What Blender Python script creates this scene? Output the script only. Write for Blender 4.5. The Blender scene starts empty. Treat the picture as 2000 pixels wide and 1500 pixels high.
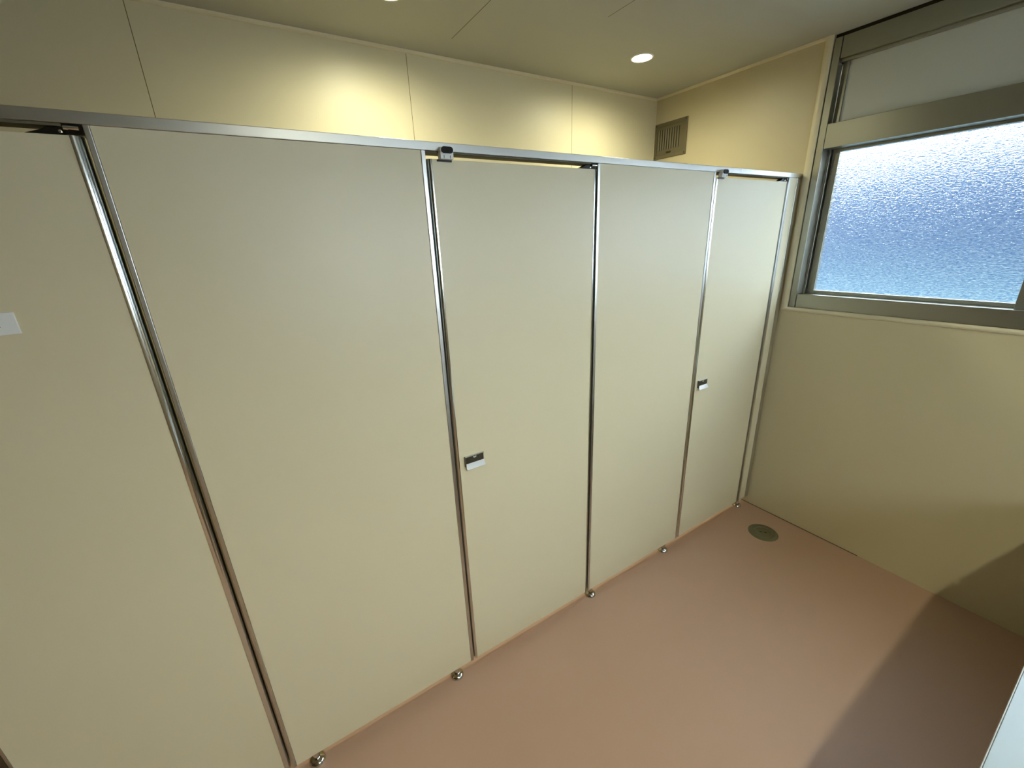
import bpy, bmesh, math
from mathutils import Vector, Matrix

scene = bpy.context.scene
C = bpy.context.collection

# ------------------------------------------------------------------ camera
def rot_cols():
    rx, ry, rz = -0.3332, 0.0425, -0.5504
    Rx = Matrix.Rotation(rx, 3, 'X'); Ry = Matrix.Rotation(ry, 3, 'Y'); Rz = Matrix.Rotation(rz, 3, 'Z')
    R = Rz @ Rx @ Ry
    right, fwd, up = R.col[0], R.col[1], R.col[2]
    return Matrix(((right.x, up.x, -fwd.x), (right.y, up.y, -fwd.y), (right.z, up.z, -fwd.z)))
cam_data = bpy.data.cameras.new('camera')
cam_data.sensor_width = 36.0
cam_data.sensor_fit = 'HORIZONTAL'
cam_data.lens = 811.685 / 2000 * 36.0
cam_data.clip_start = 0.01
cam = bpy.data.objects.new('camera', cam_data)
C.objects.link(cam)
cam.matrix_world = Matrix.Translation((0.6788, -1.2105, 1.7356)) @ rot_cols().to_4x4()
scene.camera = cam

# ------------------------------------------------------------------ light and exposure
LAMP_STALL = 15.5         # watts of each downlight above the cubicles
LAMP_AISLE = 60.0         # watts of each downlight over the aisle behind the viewer
LAMP_COL = (0.99, 0.975, 0.72)
LENS = 30.0               # brightness of the lit lens itself
SKY = 7.2
world = bpy.data.worlds.new('world'); scene.world = world
world.use_nodes = True
wn = world.node_tree.nodes; wl = world.node_tree.links
bg = wn['Background']
tc = wn.new('ShaderNodeTexCoord'); sp = wn.new('ShaderNodeSeparateXYZ'); cr = wn.new('ShaderNodeValToRGB')
wl.new(tc.outputs['Generated'], sp.inputs[0]); wl.new(sp.outputs['Z'], cr.inputs[0])
cr.color_ramp.elements[0].color = (1.0, 0.965, 0.92, 1); cr.color_ramp.elements[0].position = 0.0
cr.color_ramp.elements[1].color = (0.85, 0.92, 1.0, 1); cr.color_ramp.elements[1].position = 0.8
wl.new(cr.outputs[0], bg.inputs[0]); bg.inputs[1].default_value = SKY

scene.view_settings.view_transform = 'Standard'
scene.view_settings.look = 'None'
scene.view_settings.gamma = 1.0
scene.view_settings.use_curve_mapping = False
scene.view_settings.exposure = 1.28
scene.cycles.use_denoising = True
scene.cycles.max_bounces = 10
scene.cycles.diffuse_bounces = 5
scene.cycles.sample_clamp_indirect = 6.0

# ------------------------------------------------------------------ helpers
def mat(name, col, rough=0.5, metal=0.0, spec=0.5, bump=None, aniso=0.0, coat=0.0, var=0.0, varscale=6.0):
    m = bpy.data.materials.new(name); m.use_nodes = True
    nt = m.node_tree; b = nt.nodes['Principled BSDF']
    b.inputs['Base Color'].default_value = (*col, 1)
    b.inputs['Roughness'].default_value = rough
    b.inputs['Metallic'].default_value = metal
    b.inputs['Specular IOR Level'].default_value = spec
    b.inputs['Anisotropic'].default_value = aniso
    b.inputs['Coat Weight'].default_value = coat
    t = nt.nodes.new('ShaderNodeTexCoord')
    if bump:
        sc, st, dist = bump
        n = nt.nodes.new('ShaderNodeTexNoise'); n.inputs['Scale'].default_value = sc; n.inputs['Detail'].default_value = 3
        nt.links.new(t.outputs['Object'], n.inputs['Vector'])
        bp = nt.nodes.new('ShaderNodeBump'); bp.inputs['Strength'].default_value = st; bp.inputs['Distance'].default_value = dist
        nt.links.new(n.outputs['Fac'], bp.inputs['Height']); nt.links.new(bp.outputs[0], b.inputs['Normal'])
    if var:
        n = nt.nodes.new('ShaderNodeTexNoise'); n.inputs['Scale'].default_value = varscale; n.inputs['Detail'].default_value = 5
        nt.links.new(t.outputs['Object'], n.inputs['Vector'])
        mx = nt.nodes.new('ShaderNodeMix'); mx.data_type = 'RGBA'
        mx.inputs[6].default_value = (*[c * (1 - var) for c in col], 1); mx.inputs[7].default_value = (*[min(1, c * (1 + var)) for c in col], 1)
        nt.links.new(n.outputs['Fac'], mx.inputs[0]); nt.links.new(mx.outputs[2], b.inputs['Base Color'])
    return m

def emis(name, col, s):
    m = bpy.data.materials.new(name); m.use_nodes = True
    nt = m.node_tree; nt.nodes.remove(nt.nodes['Principled BSDF'])
    e = nt.nodes.new('ShaderNodeEmission'); e.inputs[0].default_value = (*col, 1); e.inputs[1].default_value = s
    nt.links.new(e.outputs[0], nt.nodes['Material Output'].inputs[0])
    return m

def box(bm, x0, x1, y0, y1, z0, z1):
    v = [bm.verts.new(p) for p in ((x0, y0, z0), (x1, y0, z0), (x1, y1, z0), (x0, y1, z0), (x0, y0, z1), (x1, y0, z1), (x1, y1, z1), (x0, y1, z1))]
    for f in ((3, 2, 1, 0), (4, 5, 6, 7), (0, 1, 5, 4), (1, 2, 6, 5), (2, 3, 7, 6), (3, 0, 4, 7)):
        bm.faces.new([v[i] for i in f])
    return bm

def B(*boxes):
    bm = bmesh.new()
    for b in boxes: box(bm, *b)
    return bm

def prism(bm, pts, lo, hi, axis='z'):
    """extrude a closed outline; axis z: pts are (x, y); axis x: (y, z); axis y: (x, z)"""
    def P(p, h):
        return {'z': (p[0], p[1], h), 'x': (h, p[0], p[1]), 'y': (p[0], h, p[1])}[axis]
    a = [bm.verts.new(P(p, lo)) for p in pts]; b = [bm.verts.new(P(p, hi)) for p in pts]
    n = len(pts)
    fs = [bm.faces.new(a), bm.faces.new(b[::-1])]
    for i in range(n):
        fs.append(bm.faces.new((a[i], b[i], b[(i + 1) % n], a[(i + 1) % n])))
    bmesh.ops.recalc_face_normals(bm, faces=fs)
    return bm

def lathe(bm, prof, c, seg=48, axis='z'):
    """prof: list of (radius, height) revolved about the axis through c"""
    rings = []
    for r, h in prof:
        if r < 1e-6:
            p = {'z': (0, 0, h), 'y': (0, h, 0), 'x': (h, 0, 0)}[axis]
            rings.append([bm.verts.new(Vector(c) + Vector(p))])
        else:
            ring = []
            for k in range(seg):
                a = 2 * math.pi * k / seg; u, w = r * math.cos(a), r * math.sin(a)
                p = {'z': (u, w, h), 'y': (u, h, w), 'x': (h, u, w)}[axis]
                ring.append(bm.verts.new(Vector(c) + Vector(p)))
            rings.append(ring)
    for a, b in zip(rings, rings[1:]):
        for k in range(seg):
            k2 = (k + 1) % seg
            if len(a) == 1 and len(b) == 1: continue
            if len(a) == 1: f = (a[0], b[k], b[k2])
            elif len(b) == 1: f = (a[k], b[0], a[k2])
            else: f = (a[k], b[k], b[k2], a[k2])
            bm.faces.new(f)
    bmesh.ops.recalc_face_normals(bm, faces=bm.faces[:])
    return bm

def tag(o, label, cat, group=None):
    o['label'] = label; o['category'] = cat; o['kind'] = 'thing'
    if group: o['group'] = group
    return o

def thing(name, label, cat, loc=(0, 0, 0), group=None):
    o = bpy.data.objects.new(name, None); C.objects.link(o)
    o.location = loc; o.empty_display_size = 0.05
    return tag(o, label, cat, group)

def worldloc(o):
    v = Vector((0, 0, 0))
    while o: v += o.location; o = o.parent
    return v

def obj(name, bm, m, parent=None, bevel=0.0, smooth=False, label=None, origin=None):
    """all builders work in room coordinates; a child is stored relative to its parent"""
    off = worldloc(parent) if parent else Vector((0, 0, 0))
    loc = Vector((0, 0, 0))
    if origin is not None: loc = Vector(origin) - off
    for v in bm.verts: v.co -= off + loc
    me = bpy.data.meshes.new(name); bm.to_mesh(me); bm.free()
    for mm in (m if isinstance(m, (list, tuple)) else [m]): me.materials.append(mm)
    if smooth:
        for p in me.polygons: p.use_smooth = True
    o = bpy.data.objects.new(name, me); C.objects.link(o)
    o.location = loc
    if parent: o.parent = parent
    if smooth and hasattr(me, 'set_sharp_from_angle'): me.set_sharp_from_angle(angle=math.radians(35))
    if bevel:
        b = o.modifiers.new('bevel', 'BEVEL'); b.width = bevel; b.segments = 2; b.limit_method = 'ANGLE'
    if label: o['label'] = label
    return o

def struct(name, bm, m, parent=None, bevel=0.0):
    o = obj(name, bm, m, parent, bevel)
    if not parent: o['kind'] = 'structure'
    return o

# ------------------------------------------------------------------ dimensions (metres)
XE = 3.244       # end wall
YB = 0.98        # back wall of the cubicles
ZC = 2.579       # ceiling
XL = -2.6        # wall on the left, out of frame
YF = -2.95       # wall behind the viewer
G = 0.058        # gap under the partition
ZR0, ZR1 = 1.978, 2.000   # head rail
ZD = 1.958       # door tops
T = 0.042        # panel thickness

# ------------------------------------------------------------------ materials
CREAM = (0.67, 0.605, 0.415)
m_panel = mat('cream_laminate', CREAM, 0.40, spec=0.75, bump=(900, 0.25, 0.0004))
m_wall_dimmed = mat('cream_wall_panel_dimmed', (0.56, 0.49, 0.31), 0.44, spec=0.4, bump=(700, 0.3, 0.0004))  # darker copy of the back wall's cream, its dimmer light put into the colour
m_wall_dark = mat('dark_unseen_wall', (0.26, 0.22, 0.15), 0.5)  # for the unseen walls, made dark to cut bounced light
m_trim = mat('cream_plastic_trim', (0.68, 0.61, 0.42), 0.35)
m_floor = mat('pink_vinyl', (0.47, 0.305, 0.21), 0.5, spec=0.35, bump=(500, 0.35, 0.0005), var=0.03, varscale=3)
m_alu = mat('anodised_aluminium', (0.60, 0.60, 0.57), 0.32, metal=1.0, bump=(300, 0.06, 0.0003))
m_chrome = mat('polished_steel', (0.62, 0.62, 0.58), 0.09, metal=1.0)
m_frame = mat('bronze_aluminium', (0.35, 0.345, 0.285), 0.30, metal=0.85, bump=(260, 0.06, 0.0003))
m_rail_shade = mat('olive_rail_shade', (0.12, 0.11, 0.07), 0.7, spec=0.2)  # shade colour for the underside of the head rail
m_black = mat('black_rubber', (0.008, 0.008, 0.008), 0.6, spec=0.3)
m_dark = mat('near_black_matt', (0.03, 0.025, 0.015), 0.8, spec=0.1)
m_hinge = mat('black_hinge_steel', (0.03, 0.03, 0.028), 0.25, metal=0.7)
m_handle_dark = mat('dark_satin_steel', (0.09, 0.085, 0.065), 0.35, metal=0.7)
m_white = mat('white_plastic', (0.78, 0.80, 0.78), 0.4)
m_vent = mat('olive_vent_metal', (0.155, 0.13, 0.07), 0.5, metal=0.2)
m_vent_dark = mat('vent_slot', (0.035, 0.028, 0.01), 0.8)
m_drain = mat('drain_steel', (0.22, 0.215, 0.13), 0.38, metal=0.6)
m_opaque = mat('grey_panel_glass', (0.50, 0.51, 0.46), 0.42, spec=0.5)
m_top = mat('white_counter_top', (0.28, 0.33, 0.345), 0.4)
m_band = mat('grey_edge_band', (0.28, 0.27, 0.24), 0.4)
m_body = mat('counter_body', (0.30, 0.25, 0.17), 0.6)
m_ext_blue = mat('blue_siding', (0.007, 0.022, 0.050), 0.7, var=0.15, varscale=0.8)
m_ext_pale = mat('pale_plaster', (0.085, 0.135, 0.15), 0.8, var=0.08, varscale=1.5)
m_ground = mat('pale_concrete_ground', (0.2, 0.24, 0.25), 0.8, var=0.1)

# ceiling: painted board with two visible butt joints
m_ceil = bpy.data.materials.new('grey_ceiling_board'); m_ceil.use_nodes = True
def seam_nodes(m, base, line, rough, seams, width, spec=0.4):
    """seams: list of (axis, position, other_axis, other_max)"""
    nt = m.node_tree; b = nt.nodes['Principled BSDF']
    b.inputs['Roughness'].default_value = rough; b.inputs['Specular IOR Level'].default_value = spec
    t = nt.nodes.new('ShaderNodeTexCoord'); s = nt.nodes.new('ShaderNodeSeparateXYZ')
    nt.links.new(t.outputs['Object'], s.inputs[0])
    def M(op, a, bb):
        n = nt.nodes.new('ShaderNodeMath'); n.operation = op
        for i, v in enumerate((a, bb)):
            if v is None: continue
            if isinstance(v, (int, float)): n.inputs[i].default_value = v
            else: nt.links.new(v, n.inputs[i])
        return n.outputs[0]
    acc = None
    for ax, pos, oax, omax in seams:
        d = M('ABSOLUTE', M('SUBTRACT', s.outputs[ax], pos), None)
        f = M('LESS_THAN', d, width)
        if oax: f = M('MULTIPLY', f, M('LESS_THAN', s.outputs[oax], omax))
        acc = f if acc is None else M('MAXIMUM', acc, f)
    mx = nt.nodes.new('ShaderNodeMix'); mx.data_type = 'RGBA'
    mx.inputs[6].default_value = (*base, 1); mx.inputs[7].default_value = (*line, 1)
    nt.links.new(acc, mx.inputs[0]); nt.links.new(mx.outputs[2], b.inputs['Base Color'])
    n = nt.nodes.new('ShaderNodeTexNoise'); n.inputs['Scale'].default_value = 600
    nt.links.new(t.outputs['Object'], n.inputs['Vector'])
    bp = nt.nodes.new('ShaderNodeBump'); bp.inputs['Strength'].default_value = 0.3; bp.inputs['Distance'].default_value = 0.0004
    nt.links.new(n.outputs['Fac'], bp.inputs['Height']); nt.links.new(bp.outputs[0], b.inputs['Normal'])
seam_nodes(m_ceil, (0.45, 0.455, 0.40), (0.10, 0.08, 0.05), 0.7, [('X', 1.669, 'Y', 0.787), ('X', 2.158, 'Y', 0.33)], 0.0014, 0.3)
m_back = bpy.data.materials.new('cream_wall_panel_jointed'); m_back.use_nodes = True
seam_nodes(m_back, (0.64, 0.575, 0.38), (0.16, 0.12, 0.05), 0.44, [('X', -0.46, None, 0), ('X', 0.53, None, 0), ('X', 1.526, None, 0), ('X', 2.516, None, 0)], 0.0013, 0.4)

# frosted glass
def glass_mat():
    m = bpy.data.materials.new('frosted_glass'); m.use_nodes = True
    nt = m.node_tree; nt.nodes.remove(nt.nodes['Principled BSDF'])
    b = nt.nodes.new('ShaderNodeBsdfGlass'); b.distribution = 'BECKMANN'
    b.inputs['Color'].default_value = (0.93, 0.98, 1.0, 1)
    b.inputs['Roughness'].default_value = math.sqrt(0.10)
    b.inputs['IOR'].default_value = 1.45
    nt.links.new(b.outputs[0], nt.nodes['Material Output'].inputs[0])
    t = nt.nodes.new('ShaderNodeTexCoord'); mp = nt.nodes.new('ShaderNodeMapping')
    mp.inputs['Scale'].default_value = (1, 0.6, 1.35)
    nt.links.new(t.outputs['Object'], mp.inputs[0])
    n = nt.nodes.new('ShaderNodeTexNoise'); n.inputs['Scale'].default_value = 150; n.inputs['Detail'].default_value = 3
    n.inputs['Distortion'].default_value = 0.6
    nt.links.new(mp.outputs[0], n.inputs['Vector'])
    rp = nt.nodes.new('ShaderNodeValToRGB')
    rp.color_ramp.elements[0].position = 0.36; rp.color_ramp.elements[0].color = (0.60, 0.72, 0.84, 1)
    rp.color_ramp.elements[1].position = 0.62; rp.color_ramp.elements[1].color = (0.98, 1.0, 1.0, 1)
    nt.links.new(n.outputs['Fac'], rp.inputs[0]); nt.links.new(rp.outputs[0], b.inputs['Color'])
    bp = nt.nodes.new('ShaderNodeBump'); bp.inputs['Strength'].default_value = 1.0; bp.inputs['Distance'].default_value = 0.0016
    nt.links.new(n.outputs['Fac'], bp.inputs['Height']); nt.links.new(bp.outputs[0], b.inputs['Normal'])
    return m
m_glass = glass_mat()
m_lens_stall = emis('lamp_lens_cubicle', LAMP_COL, LENS)
m_lens_aisle = emis('lamp_lens_aisle', LAMP_COL, LENS)

# ------------------------------------------------------------------ the room
WY0, WY1 = -0.040, -2.60      # window opening
WZ0, WZ1 = 1.318, ZC
struct('floor', B((XL - 0.1, XE + 0.16, YF - 0.1, YB + 0.1, -0.1, 0)), m_floor)
# ceiling with round cut-outs for the downlights
LAMPS = [(1.322, 0.556, 0), (2.613, 0.553, 0), (1.10, -2.05, 1)]
def ceiling_bm():
    bm = bmesh.new(); R = 0.050; S = 0.09; seg = 40
    xs = sorted(set([XL - 0.1, XE + 0.16] + [round(v, 5) for l in LAMPS for v in (l[0] - S, l[0] + S)]))
    ys = sorted(set([YF - 0.1, YB + 0.1] + [round(v, 5) for l in LAMPS for v in (l[1] - S, l[1] + S)]))
    cache = {}
    def V(x, y):
        k = (round(x, 5), round(y, 5))
        if k not in cache: cache[k] = bm.verts.new((x, y, ZC))
        return cache[k]
    for i in range(len(xs) - 1):
        for j in range(len(ys) - 1):
            cx, cy = (xs[i] + xs[i + 1]) / 2, (ys[j] + ys[j + 1]) / 2
            if any(abs(cx - l[0]) < S and abs(cy - l[1]) < S for l in LAMPS): continue
            bm.faces.new((V(xs[i], ys[j]), V(xs[i], ys[j + 1]), V(xs[i + 1], ys[j + 1]), V(xs[i + 1], ys[j])))
    for lx, ly, _ in LAMPS:
        ring = [bm.verts.new((lx + R * math.cos(2 * math.pi * k / seg), ly + R * math.sin(2 * math.pi * k / seg), ZC)) for k in range(seg)]
        sq = []
        for k in range(seg):
            a = 2 * math.pi * k / seg; c, s = math.cos(a), math.sin(a); m = max(abs(c), abs(s))
            sq.append(bm.verts.new((lx + S * c / m, ly + S * s / m, ZC)))
        for k in range(seg):
            k2 = (k + 1) % seg
            bm.faces.new((ring[k], sq[k], sq[k2], ring[k2]))
    return bm
struct('ceiling', ceiling_bm(), m_ceil)
struct('roof_slab', B((XL - 0.2, XE + 0.3, YF - 0.2, YB + 0.2, ZC + 0.14, ZC + 0.3)), m_dark)
struct('wall_back', B((XL - 0.1, XE + 0.16, YB, YB + 0.1, 0, ZC + 0.14)), m_back)
struct('wall_left', B((XL - 0.1, XL, YF, YB, 0, ZC + 0.14)), m_wall_dark)
FX0, FX1, FZ0, FZ1 = 1.10, 2.70, 1.38, 2.14      # second frosted window, unseen, added behind the viewer for the doors' sheen
struct('wall_front', B((XL - 0.1, FX0, YF - 0.1, YF, 0, ZC + 0.14), (FX1, XE + 0.16, YF - 0.1, YF, 0, ZC + 0.14),
                       (FX0, FX1, YF - 0.1, YF, 0, FZ0), (FX0, FX1, YF - 0.1, YF, FZ1, ZC + 0.14)), m_wall_dark)
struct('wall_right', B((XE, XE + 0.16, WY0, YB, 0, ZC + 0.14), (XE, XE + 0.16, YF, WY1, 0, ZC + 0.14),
                       (XE, XE + 0.16, WY1, WY0, 0, WZ0), (XE, XE + 0.16, WY1, WY0, ZC + 0.004, ZC + 0.14)), m_wall_dimmed)
def cove(lo, hi, axis, wall, sgn, z, w=0.010, h=0.013):
    """rounded plastic cornice bead along a wall"""
    pts = []
    if axis == 'x':  # runs along x, against the wall y = wall, bulging towards -y
        pts = [(wall, z), (wall - w, z), (wall - w * 0.9, z - h * 0.6), (wall - w * 0.5, z - h * 0.92), (wall, z - h)]
        return prism(bmesh.new(), pts, lo, hi, 'x')
    pts = [(wall, z), (wall - w, z), (wall - w * 0.9, z - h * 0.6), (wall - w * 0.5, z - h * 0.92), (wall, z - h)]
    return prism(bmesh.new(), pts, lo, hi, 'y')
struct('trim_1', cove(XL, XE, 'x', YB, 1, ZC), m_trim)
struct('trim_2', cove(-0.006, YB - 0.001, 'y', XE, 1, ZC), m_trim)
struct('trim_3', B((XE - 0.006, XE, YB - 0.006, YB, 0.0, ZC - 0.012)), m_trim, bevel=0.003)
struct('trim_4', B((XE - 0.003, XE, -0.62, 0.30, 0.0, 0.003)), mat('brown_floor_joint', (0.10, 0.06, 0.03), 0.8))

# ------------------------------------------------------------------ window in the right wall
win = bpy.data.objects.new('window_1', None); C.objects.link(win)
win.location = (XE, -1.0, WZ0); win['kind'] = 'structure'
def casing():
    bm = bmesh.new()
    def prof(a, b): # from outer edge a to inner edge b (y or z), bulged towards the room
        n = 8; pts = []
        for k in range(n + 1):
            u = k / n; pts.append((a + (b - a) * u, XE - 0.0105 * math.sin(math.pi * (0.12 + 0.76 * u)) ** 0.6))
        return pts
    # left upright: outline in (x, y) extruded in z, mitred foot made by moving the lowest verts
    L = [(x, y) for y, x in prof(-0.006, WY0)] + [(XE + 0.02, WY0), (XE + 0.001, -0.006)]
    a = [bm.verts.new((x, y, WZ0 - 0.021 * (1 - (abs(y) - 0.006) / 0.034))) for x, y in L]
    b = [bm.verts.new((x, y, ZC)) for x, y in L]
    n = len(L)
    bm.faces.new(a); bm.faces.new(b[::-1])
    for i in range(n): bm.faces.new((a[i], b[i], b[(i + 1) % n], a[(i + 1) % n]))
    # bottom run: outline in (x, z) extruded in y
    Lz = [(x, z) for z, x in prof(WZ0 - 0.021, WZ0)] + [(XE + 0.02, WZ0), (XE + 0.001, WZ0 - 0.021)]
    a = [bm.verts.new((x, -0.006 - 0.034 * (z - (WZ0 - 0.021)) / 0.021 - 0.0006, z)) for x, z in Lz]
    b = [bm.verts.new((x, WY1 - 0.03, z)) for x, z in Lz]
    bm.faces.new(a); bm.faces.new(b[::-1])
    for i in range(n): bm.faces.new((a[i], b[i], b[(i + 1) % n], a[(i + 1) % n]))
    bmesh.ops.recalc_face_normals(bm, faces=bm.faces[:])
    return bm
obj('window_casing', casing(), m_trim, win, smooth=True)
# frame
FY = WY0 - 0.004; FB = 1.3185; FT = 2.562
TZ0, TZ1 = 2.100, 2.208           # transom bar
D1 = 0.115
fb = B((XE, XE + D1, FY - 0.030, FY, FB, FT),                     # jamb, face flush with the wall
       (XE, XE + D1, WY1, WY1 + 0.03, FB, FT),
       (XE + 0.064, XE + D1, FY - 0.040, FY - 0.0301, FB, TZ0),  # track rib on the jamb
       (XE + 0.093, XE + D1, FY - 0.052, FY - 0.0401, FB, TZ0))
frame = obj('window_frame', fb, m_frame, win, bevel=0.0012)
obj('head_bar', B((XE + 0.001, XE + D1, WY1 + 0.0305, FY - 0.0335, 2.474, FT)), m_frame, win, bevel=0.0015)
obj('transom_bar', B((XE + 0.002, XE + D1, WY1 + 0.0305, FY - 0.0305, TZ0, TZ1)), m_frame, win, bevel=0.0015)
obj('window_sill', B((XE + 0.001, XE + D1, WY1 + 0.0305, FY - 0.0335, FB, 1.389), (XE + 0.001, XE + 0.014, WY1 + 0.0305, FY - 0.0335, 1.389, 1.392)), m_frame, win, bevel=0.0012)
obj('gap_shade', B((XE + 0.012, XE + 0.13, WY1 + 0.001, WY0 - 0.001, FT + 0.0002, ZC + 0.002), (XE + 0.008, XE + 0.13, FY - 0.0002, WY0, FB - 0.001, FT),
                  (XE + 0.03, XE + 0.12, FY - 0.0334, FY - 0.0302, 2.46, FT), (XE + 0.012, XE + 0.06, FY - 0.0334, FY - 0.0302, FB, 1.392)), m_dark, win)  # near-black boxes paint the shade in the gaps round the frame
# fixed grey light above the transom
obj('glazing_bead', B((XE + 0.018, XE + 0.05, WY1 + 0.0305, FY - 0.0305, 2.461, 2.4735), (XE + 0.026, XE + 0.05, FY - 0.066, FY - 0.056, TZ1 + 0.0005, 2.4605),
                      (XE + 0.047, XE + 0.052, FY - 0.0555, FY - 0.0305, TZ1 + 0.0005, 2.4605)), m_frame, win, bevel=0.001)
obj('upper_pane', B((XE + 0.034, XE + 0.040, WY1 + 0.031, FY - 0.055, TZ1, 2.466)), m_opaque, win, label='flat grey opaque upper pane')
# sliding sashes with frosted panes
def sash(y0, y1, xin, name):
    zb, zt = 1.3895, TZ0 - 0.0005; w = 0.030
    s = obj(name, B((xin, xin + 0.026, y1 + w, y0 - w, zb, zb + 0.018), (xin, xin + 0.026, y1 + w, y0 - w, zt - 0.012, zt),
                    (xin, xin + 0.026, y0 - w, y0, zb, zt), (xin, xin + 0.026, y1, y1 + w, zb, zt)), m_frame, win, bevel=0.001)
    obj('pane', B((xin + 0.011, xin + 0.016, y1 + w - 0.004, y0 - w + 0.004, zb + 0.015, zt - 0.009)), m_glass, s)
    return s
sash(FY - 0.045, -0.905, XE + 0.082, 'sash')
sash(-0.862, -1.735, XE + 0.044, 'sash')
sash(-1.705, WY1 + 0.031, XE + 0.082, 'sash')

win_unseen = bpy.data.objects.new('unseen_window', None); C.objects.link(win_unseen)
win_unseen.location = (FX0, YF, FZ0); win_unseen['kind'] = 'structure'
obj('window_frame', B((FX0, FX0 + 0.035, YF - 0.08, YF + 0.002, FZ0, FZ1), (FX1 - 0.035, FX1, YF - 0.08, YF + 0.002, FZ0, FZ1),
                      (FX0 + 0.0352, FX1 - 0.0352, YF - 0.08, YF + 0.002, FZ0, FZ0 + 0.035), (FX0 + 0.0352, FX1 - 0.0352, YF - 0.08, YF + 0.002, FZ1 - 0.035, FZ1),
                      ((FX0 + FX1) / 2 - 0.02, (FX0 + FX1) / 2 + 0.02, YF - 0.07, YF - 0.01, FZ0 + 0.0352, FZ1 - 0.0352)), m_frame, win_unseen)
obj('pane', B((FX0 + 0.0355, (FX0 + FX1) / 2 - 0.0205, YF - 0.050, YF - 0.045, FZ0 + 0.0355, FZ1 - 0.0355)), m_glass, win_unseen)
obj('pane', B(((FX0 + FX1) / 2 + 0.0205, FX1 - 0.0355, YF - 0.050, YF - 0.045, FZ0 + 0.0355, FZ1 - 0.0355)), m_glass, win_unseen)

# ------------------------------------------------------------------ cubicle partition
def half_round(x0, x1, side, z0, z1):
    """aluminium door edge strip: flat flange then a rounded nose going back. side +1 = nose to the right"""
    w = abs(x1 - x0); pts = [(0, -0.0012), (w * 0.12, -0.0012)]
    n = 10; r = w * 0.88
    for k in range(1, n + 1):
        a = math.pi / 2 * k / n
        pts.append((w * 0.12 + r * math.sin(a), -0.0012 + r * 1.15 * (1 - math.cos(a))))
    pts += [(w, T), (0, T)]
    pts = [((x0 + px) if side > 0 else (x1 - px), py) for px, py in pts]
    return prism(bmesh.new(), pts, z0, z1, 'z')

def foot(x, parent):
    f = obj('foot', lathe(bmesh.new(), [(0, 0.0585), (0.0115, 0.0585), (0.0115, 0.012), (0.010, 0.011), (0, 0.011)], (x, T / 2, 0), 28), m_chrome, parent, smooth=True, origin=(x, T / 2, 0))
    obj('foot_flange', lathe(bmesh.new(), [(0.0117, 0.015), (0.016, 0.0142), (0.022, 0.0115), (0.0265, 0.0065), (0.028, 0.0015), (0.028, 0), (0.0, 0)], (x, T / 2, 0), 40), m_chrome, f, smooth=True)

def fixed_panel(label, x0, x1, pl, pr, feet):
    """x0..x1 the visible board; pl / pr widths of the aluminium posts beside it"""
    t = thing('partition_panel', label, 'partition panel', ((x0 + x1) / 2, T / 2, 0), 'fixed cubicle partition panels')
    obj('panel_board', B((x0, x1, 0, T, G, ZR0 - 0.0003)), m_panel, t, bevel=0.0008)
    if pl: obj('edge_post', B((x0 - pl, x0 - 0.0004, -0.0015, T + 0.002, G - 0.001, ZR0 - 0.0003)), m_alu, t, bevel=0.0012)
    if pr: obj('edge_post', B((x1 + 0.0004, x1 + pr, -0.0015, T + 0.002, G - 0.001, ZR0 - 0.0003)), m_alu, t, bevel=0.0012)
    for fx in feet: foot(fx, t)
    return t

fixed_panel('cream partition panel past the left picture edge, left of the first door', XL + 0.01, -0.062, 0.0, 0.012, (-0.12,))
fixed_panel('widest cream fixed panel between the left door and the middle door', 0.4895, 1.1605, 0.0105, 0.0125, (0.548, 1.100))
fixed_panel('cream fixed panel between the two doors that have handles in view', 1.8255, 2.4885, 0.0115, 0.0145, (1.852, 2.414))
fixed_panel('narrow cream filler strip panel at the window-side end of the partition', 3.1345, 3.1995, 0.0165, 0.0325, (3.156,))

rail = thing('head_rail', 'long silver aluminium rail capping the cubicle partition', 'rail', (XL, T / 2, ZR0))
obj('rail_bar', B((XL, XE - 0.009, -0.0025, T + 0.003, ZR0, ZR1)), m_alu, rail, bevel=0.0012)
obj('end_cap', B((XE - 0.0088, XE - 0.0005, -0.0015, T + 0.002, ZR0 + 0.001, ZR1 - 0.001)), m_alu, rail, bevel=0.001)

for xa, xb in ((-0.045, 0.4480), (1.1735, 1.7830), (2.5035, 3.0870)):
    obj('rail_shade', B((xa, xb, 0.001, T - 0.001, ZR0 - 0.0052, ZR0 - 0.0002)), m_rail_shade, rail)  # dark olive strip painting the shade under the rail

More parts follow.
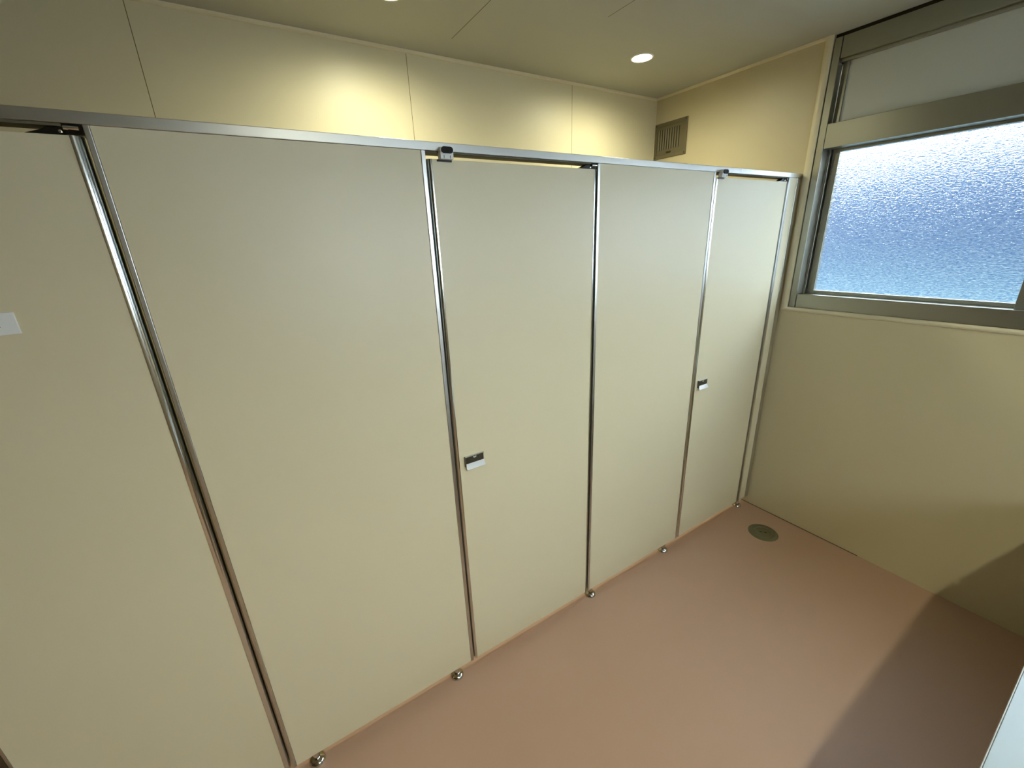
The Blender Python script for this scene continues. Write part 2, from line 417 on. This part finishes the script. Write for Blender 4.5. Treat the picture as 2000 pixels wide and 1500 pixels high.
def handle(x, parent):
    """square pull plate: dark recessed plate, thin flanges and a lip flaring towards the room"""
    z0, z1 = 0.968, 1.0165; w = 0.074
    h = obj('handle', prism(bmesh.new(), [(0.0, z1), (-0.009, z1), (-0.009, z1 - 0.0015), (-0.0045, z1 - 0.0025), (-0.0045, z0 + 0.019), (-0.016, z0 + 0.001),
                                          (-0.0145, z0 - 0.0005), (0.0, z0 + 0.012)], x, x + w, 'x'), m_alu, parent, label='silver pull handle with dark recess')
    obj('handle_plate', B((x + 0.003, x + w - 0.002, -0.0056, -0.0046, z0 + 0.0195, z1 - 0.0035)), m_handle_dark, h)
    obj('side_cheek', B((x - 0.0022, x - 0.0002, -0.0115, 0, z0 + 0.010, z1)), m_handle_dark, h)
    bm = bmesh.new()   # crescent indicator window
    cx, cz, r = x + w * 0.5, z1 - 0.0075, 0.0062
    pts = [(cx + r * math.cos(a), cz + r * 0.62 * math.sin(a)) for a in [math.pi + math.pi * k / 12 for k in range(13)]]
    pts += [(cx + r, cz + 0.0015), (cx - r, cz + 0.0015)]
    prism(bm, pts, -0.0064, -0.0056, 'y')
    ind = obj('lock_indicator', bm, m_white, h)
    obj('indicator_dot', lathe(bmesh.new(), [(0, -0.0007), (0.0014, -0.0007), (0.0014, 0), (0, 0)], (cx + 0.0005, -0.0064, cz - 0.0012), 16, 'y'), m_black, h)
    return h

def door_stop(x, parent, w=0.040):
    """bumper clamped over the door's top edge: silver bracket with an oval black rubber pad"""
    y0 = -0.020
    def stad(x0, x1, z0, z1, n=10):
        r = (z1 - z0) / 2; cz = (z0 + z1) / 2; pts = []
        for k in range(n + 1):
            a = -math.pi / 2 + math.pi * k / n; pts.append((x1 - r + r * math.cos(a), cz + r * math.sin(a)))
        for k in range(n + 1):
            a = math.pi / 2 + math.pi * k / n; pts.append((x0 + r + r * math.cos(a), cz + r * math.sin(a)))
        return pts
    bm = prism(bmesh.new(), stad(x, x + w, 1.9675, 1.9880), y0, -0.0030, 'y')
    box(bm, x + 0.0005, x + w - 0.0005, y0 + 0.001, -0.0005, 1.9565, 1.9735)
    s = obj('door_stop', bm, m_white, parent, bevel=0.0006, label='small silver bracket with black oval bumper')
    obj('rubber_pad', prism(bmesh.new(), stad(x + 0.0022, x + w - 0.0022, 1.9700, 1.9868), y0 - 0.004, y0 - 0.0001, 'y'), m_black, s, bevel=0.0008)
    obj('bracket_slot', B((x + 0.010, x + 0.0112, y0 + 0.0002, y0 + 0.0009, 1.958, 1.9655), (x + 0.0285, x + 0.0297, y0 + 0.0002, y0 + 0.0009, 1.958, 1.9655)), m_hinge, s)
    obj('clamp_plate', B((x - 0.004, x + w, -0.0045, 0.0, 1.9515, 1.9562)), m_hinge, s)
    return s

def hinge(x, parent):
    """pivot hinge in the gap between door top and head rail; x is the right edge of the opening"""
    bm = B((x - 0.030, x - 0.001, 0.004, 0.030, ZD + 0.002, ZR0 - 0.0008))
    prism(bm, [(x - 0.085, ZD + 0.0006), (x - 0.028, ZD + 0.0006), (x - 0.028, ZD + 0.014), (x - 0.050, ZD + 0.014), (x - 0.062, ZD + 0.008)], 0.004, 0.028, 'y')
    h = obj('pivot_hinge', bm, m_hinge, parent, bevel=0.0006)
    obj('pivot_pin', lathe(bmesh.new(), [(0, 0), (0.0038, 0), (0.0038, 0.022), (0, 0.022)], (x - 0.028, 0.0005, ZD + 0.0125), 16, 'x'), m_chrome, h, smooth=True)
    obj('pivot_screw', lathe(bmesh.new(), [(0, -0.002), (0.003, -0.001), (0.003, 0.002), (0, 0.002)], (x - 0.034, 0.002, ZD + 0.006), 14, 'y'), m_chrome, h, smooth=True)
    return h

def door(label, xa, xb, el, er, gap_r, with_handle=True, stop=None):
    """xa..xb the door board; el / er widths of its rounded edge strips"""
    z0, z1 = G + 0.001, ZD
    t = thing('cubicle_door', label, 'door', (xb, T / 2, 0), 'cubicle doors')
    obj('door_board', B((xa + 0.0003, xb - 0.0003, 0, T, z0, z1)), m_panel, t, bevel=0.0006)
    obj('edge_strip', half_round(xa - el, xa, -1, z0, z1), m_chrome_edge, t, smooth=True)
    obj('edge_strip', half_round(xb, xb + er, 1, z0, z1), m_chrome_edge, t, smooth=True)
    if with_handle: handle(xa + 0.021, t)
    if stop: door_stop(stop, t)
    hinge(gap_r, t)
    return t
m_chrome_edge = mat('bright_aluminium_edge', (0.66, 0.68, 0.65), 0.16, metal=1.0)

d0 = door('cream cubicle door cut off by the left picture edge, with a white arrow sign', -0.032, 0.4555, 0.010, 0.0185, 0.4788, with_handle=False)
d1 = door('middle cream cubicle door with silver handle, between two full fixed panels', 1.1905, 1.7980, 0.0125, 0.0115, 1.8138, stop=1.210)
d2 = door('cream cubicle door with silver handle nearest the window, rightmost of the doors', 2.5185, 3.1010, 0.011, 0.012, 3.1178, stop=2.520)
# the sign on the left door (its left half lies outside the picture)
sg = obj('sign_plate', B((0.160, 0.2870, -0.0045, -0.0002, 1.600, 1.6425)), m_white, d0, bevel=0.0008, label='small white sign with black arrow tip')
obj('arrow', prism(bmesh.new(), [(0.2635, 1.6160), (0.240, 1.6295), (0.240, 1.6195), (0.205, 1.6195), (0.205, 1.6125), (0.240, 1.6125), (0.240, 1.6025)], -0.0052, -0.0046, 'y'), m_black, sg)

# ------------------------------------------------------------------ downlights
def downlight(x, y, kind, label):
    t = thing('downlight', label, 'ceiling light', (x, y, ZC), 'recessed ceiling downlights')
    c = (x, y, ZC)
    obj('trim_ring', lathe(bmesh.new(), [(0.0485, 0.002), (0.0485, -0.002), (0.0510, -0.0032), (0.0555, -0.0022), (0.057, 0.0)], c, 48), m_white, t, smooth=True)
    obj('reflector', lathe(bmesh.new(), [(0.0484, -0.001), (0.0465, 0.012), (0.0425, 0.030), (0.0420, 0.06), (0.0500, 0.06), (0.0500, 0.0015)], c, 48), m_refl, t, smooth=True)
    obj('lamp_lens', lathe(bmesh.new(), [(0, 0.026), (0.030, 0.027), (0.0415, 0.030), (0.0415, 0.034), (0, 0.034)], c, 40), m_lens_stall if kind == 0 else m_lens_aisle, t, smooth=True)
    ld = bpy.data.lights.new('lamp_light', 'SPOT'); ld.energy = LAMP_STALL if kind == 0 else LAMP_AISLE
    ld.color = LAMP_COL; ld.spot_size = math.radians(SPOT[kind]); ld.spot_blend = 1.0; ld.shadow_soft_size = 0.045
    lo = bpy.data.objects.new('lamp_light', ld); C.objects.link(lo); lo.parent = t; lo.location = (0, 0, -0.002 if kind == 0 else 0.003)
    return t
SPOT = (180, 165)
m_refl = mat('white_lamp_reflector', (0.75, 0.75, 0.70), 0.3)
downlight(*LAMPS[0], 'lit round downlight cut by the top picture edge')
downlight(*LAMPS[1], 'lit round downlight nearest the window and the vent grille')
downlight(*LAMPS[2], 'lit downlight over the aisle, behind the viewer and out of the picture')

# ------------------------------------------------------------------ vent grille on the end wall
def vent():
    y0, y1, z0, z1 = 0.722, 0.972, 2.215, 2.425
    t = thing('vent_grille', 'olive-brown metal vent grille high in the corner above the partition', 'vent', (XE, (y0 + y1) / 2, z0))
    X = XE - 0.0001
    f = 0.022
    obj('vent_frame', B((X - 0.007, X, y0, y1, z0, z0 + f), (X - 0.007, X, y0, y1, z1 - f, z1), (X - 0.007, X, y0, y0 + f, z0 + f, z1 - f), (X - 0.007, X, y1 - f, y1, z0 + f, z1 - f)), m_vent, t, bevel=0.0015)
    obj('vent_plate', B((X - 0.004, X - 0.001, y0 + f, y1 - f, z0 + f, z1 - f)), m_vent, t)
    n = 9; ya, yb = y0 + 0.058, y1 - 0.042
    for k in range(n):
        yc = ya + (yb - ya) * k / (n - 1)
        obj('slot', B((X - 0.0046, X - 0.0041, yc - 0.003, yc + 0.003, z0 + 0.050, z1 - 0.040)), m_vent_dark, t)
        obj('louvre', prism(bmesh.new(), [(X - 0.0041, yc + 0.0032), (X - 0.0085, yc + 0.0085), (X - 0.0041, yc + 0.0105)], z0 + 0.050, z1 - 0.040, 'z'), m_vent, t)
    obj('shutter_knob', B((X - 0.009, X - 0.0041, 0.835, 0.872, z0 + 0.027, z0 + 0.037)), m_vent_dark, t, bevel=0.002)
    for yy in (y0 + 0.011, y1 - 0.011):
        for zz in (z0 + 0.011, z1 - 0.011):
            obj('screw', lathe(bmesh.new(), [(0, -0.0088), (0.003, -0.0084), (0.0042, -0.0071), (0, -0.0071)], (X, yy, zz), 14, 'x'), m_vent_dark, t)
vent()

# ------------------------------------------------------------------ floor drain
dr = thing('floor_drain', 'round steel floor drain cover set in the floor below the window', 'drain', (3.022, -0.225, 0))
c = (3.022, -0.225, 0)
obj('drain_rim', lathe(bmesh.new(), [(0.0530, 0.0005), (0.0530, 0.0036), (0.056, 0.0042), (0.072, 0.0036), (0.080, 0.0008), (0.080, 0.0002), (0.0530, 0.0002)], c, 64), m_drain, dr, smooth=True)
obj('drain_lid', lathe(bmesh.new(), [(0, 0.0036), (0.040, 0.0036), (0.042, 0.0028), (0.0445, 0.0028), (0.0465, 0.0038), (0.0505, 0.0038), (0.0518, 0.0025), (0.0518, 0.0003), (0, 0.0003)], c, 64), m_drain, dr, smooth=True)
def slots():
    bm = bmesh.new()
    for s in (-1, 1):
        a = math.radians(-52); L = 0.017
        cx, cy = c[0] + s * 0.012 * math.cos(a), c[1] + s * 0.012 * math.sin(a)
        d = Vector((math.cos(a), math.sin(a))); n = Vector((-d.y, d.x)) * 0.0036; d = d * L / 2 * 0.8
        p = [(cx - d.x - n.x, cy - d.y - n.y), (cx + d.x - n.x, cy + d.y - n.y), (cx + d.x + n.x, cy + d.y + n.y), (cx - d.x + n.x, cy - d.y + n.y)]
        prism(bm, p, 0.0036, 0.0041, 'z')
    return bm
obj('lift_slot', slots(), m_vent_dark, dr)

# ------------------------------------------------------------------ low counter at the lower right
CT = 0.70
ct = thing('counter', 'low white-topped counter cut off at the bottom right corner', 'counter', (2.4, -1.5, 0))
obj('counter_top', B((1.20, XE - 0.002, -1.80, -1.2405, CT - 0.028, CT)), m_top, ct, bevel=0.0015)
obj('edge_band', B((1.20, XE - 0.002, -1.2400, -1.2380, CT - 0.028, CT - 0.0005)), m_band, ct)
obj('counter_body', B((1.23, XE - 0.002, -1.78, -1.262, 0.0, CT - 0.0285)), m_body, ct)

# ------------------------------------------------------------------ outside, seen blurred through the frosted panes
out = thing('neighbouring_building', 'blue building blurred behind the frosted window pane', 'building', (7.5, -1.0, -0.5))
obj('facade', B((7.4, 9.0, -4.5, 9.0, 0.98, 2.95)), m_ext_blue, out)
obj('plinth', B((7.3, 9.0, -4.6, 9.0, -0.5, 0.979)), m_ext_pale, out)
struct('ground', B((-30, 40, -30, 20, -0.7, -0.5)), m_ground)
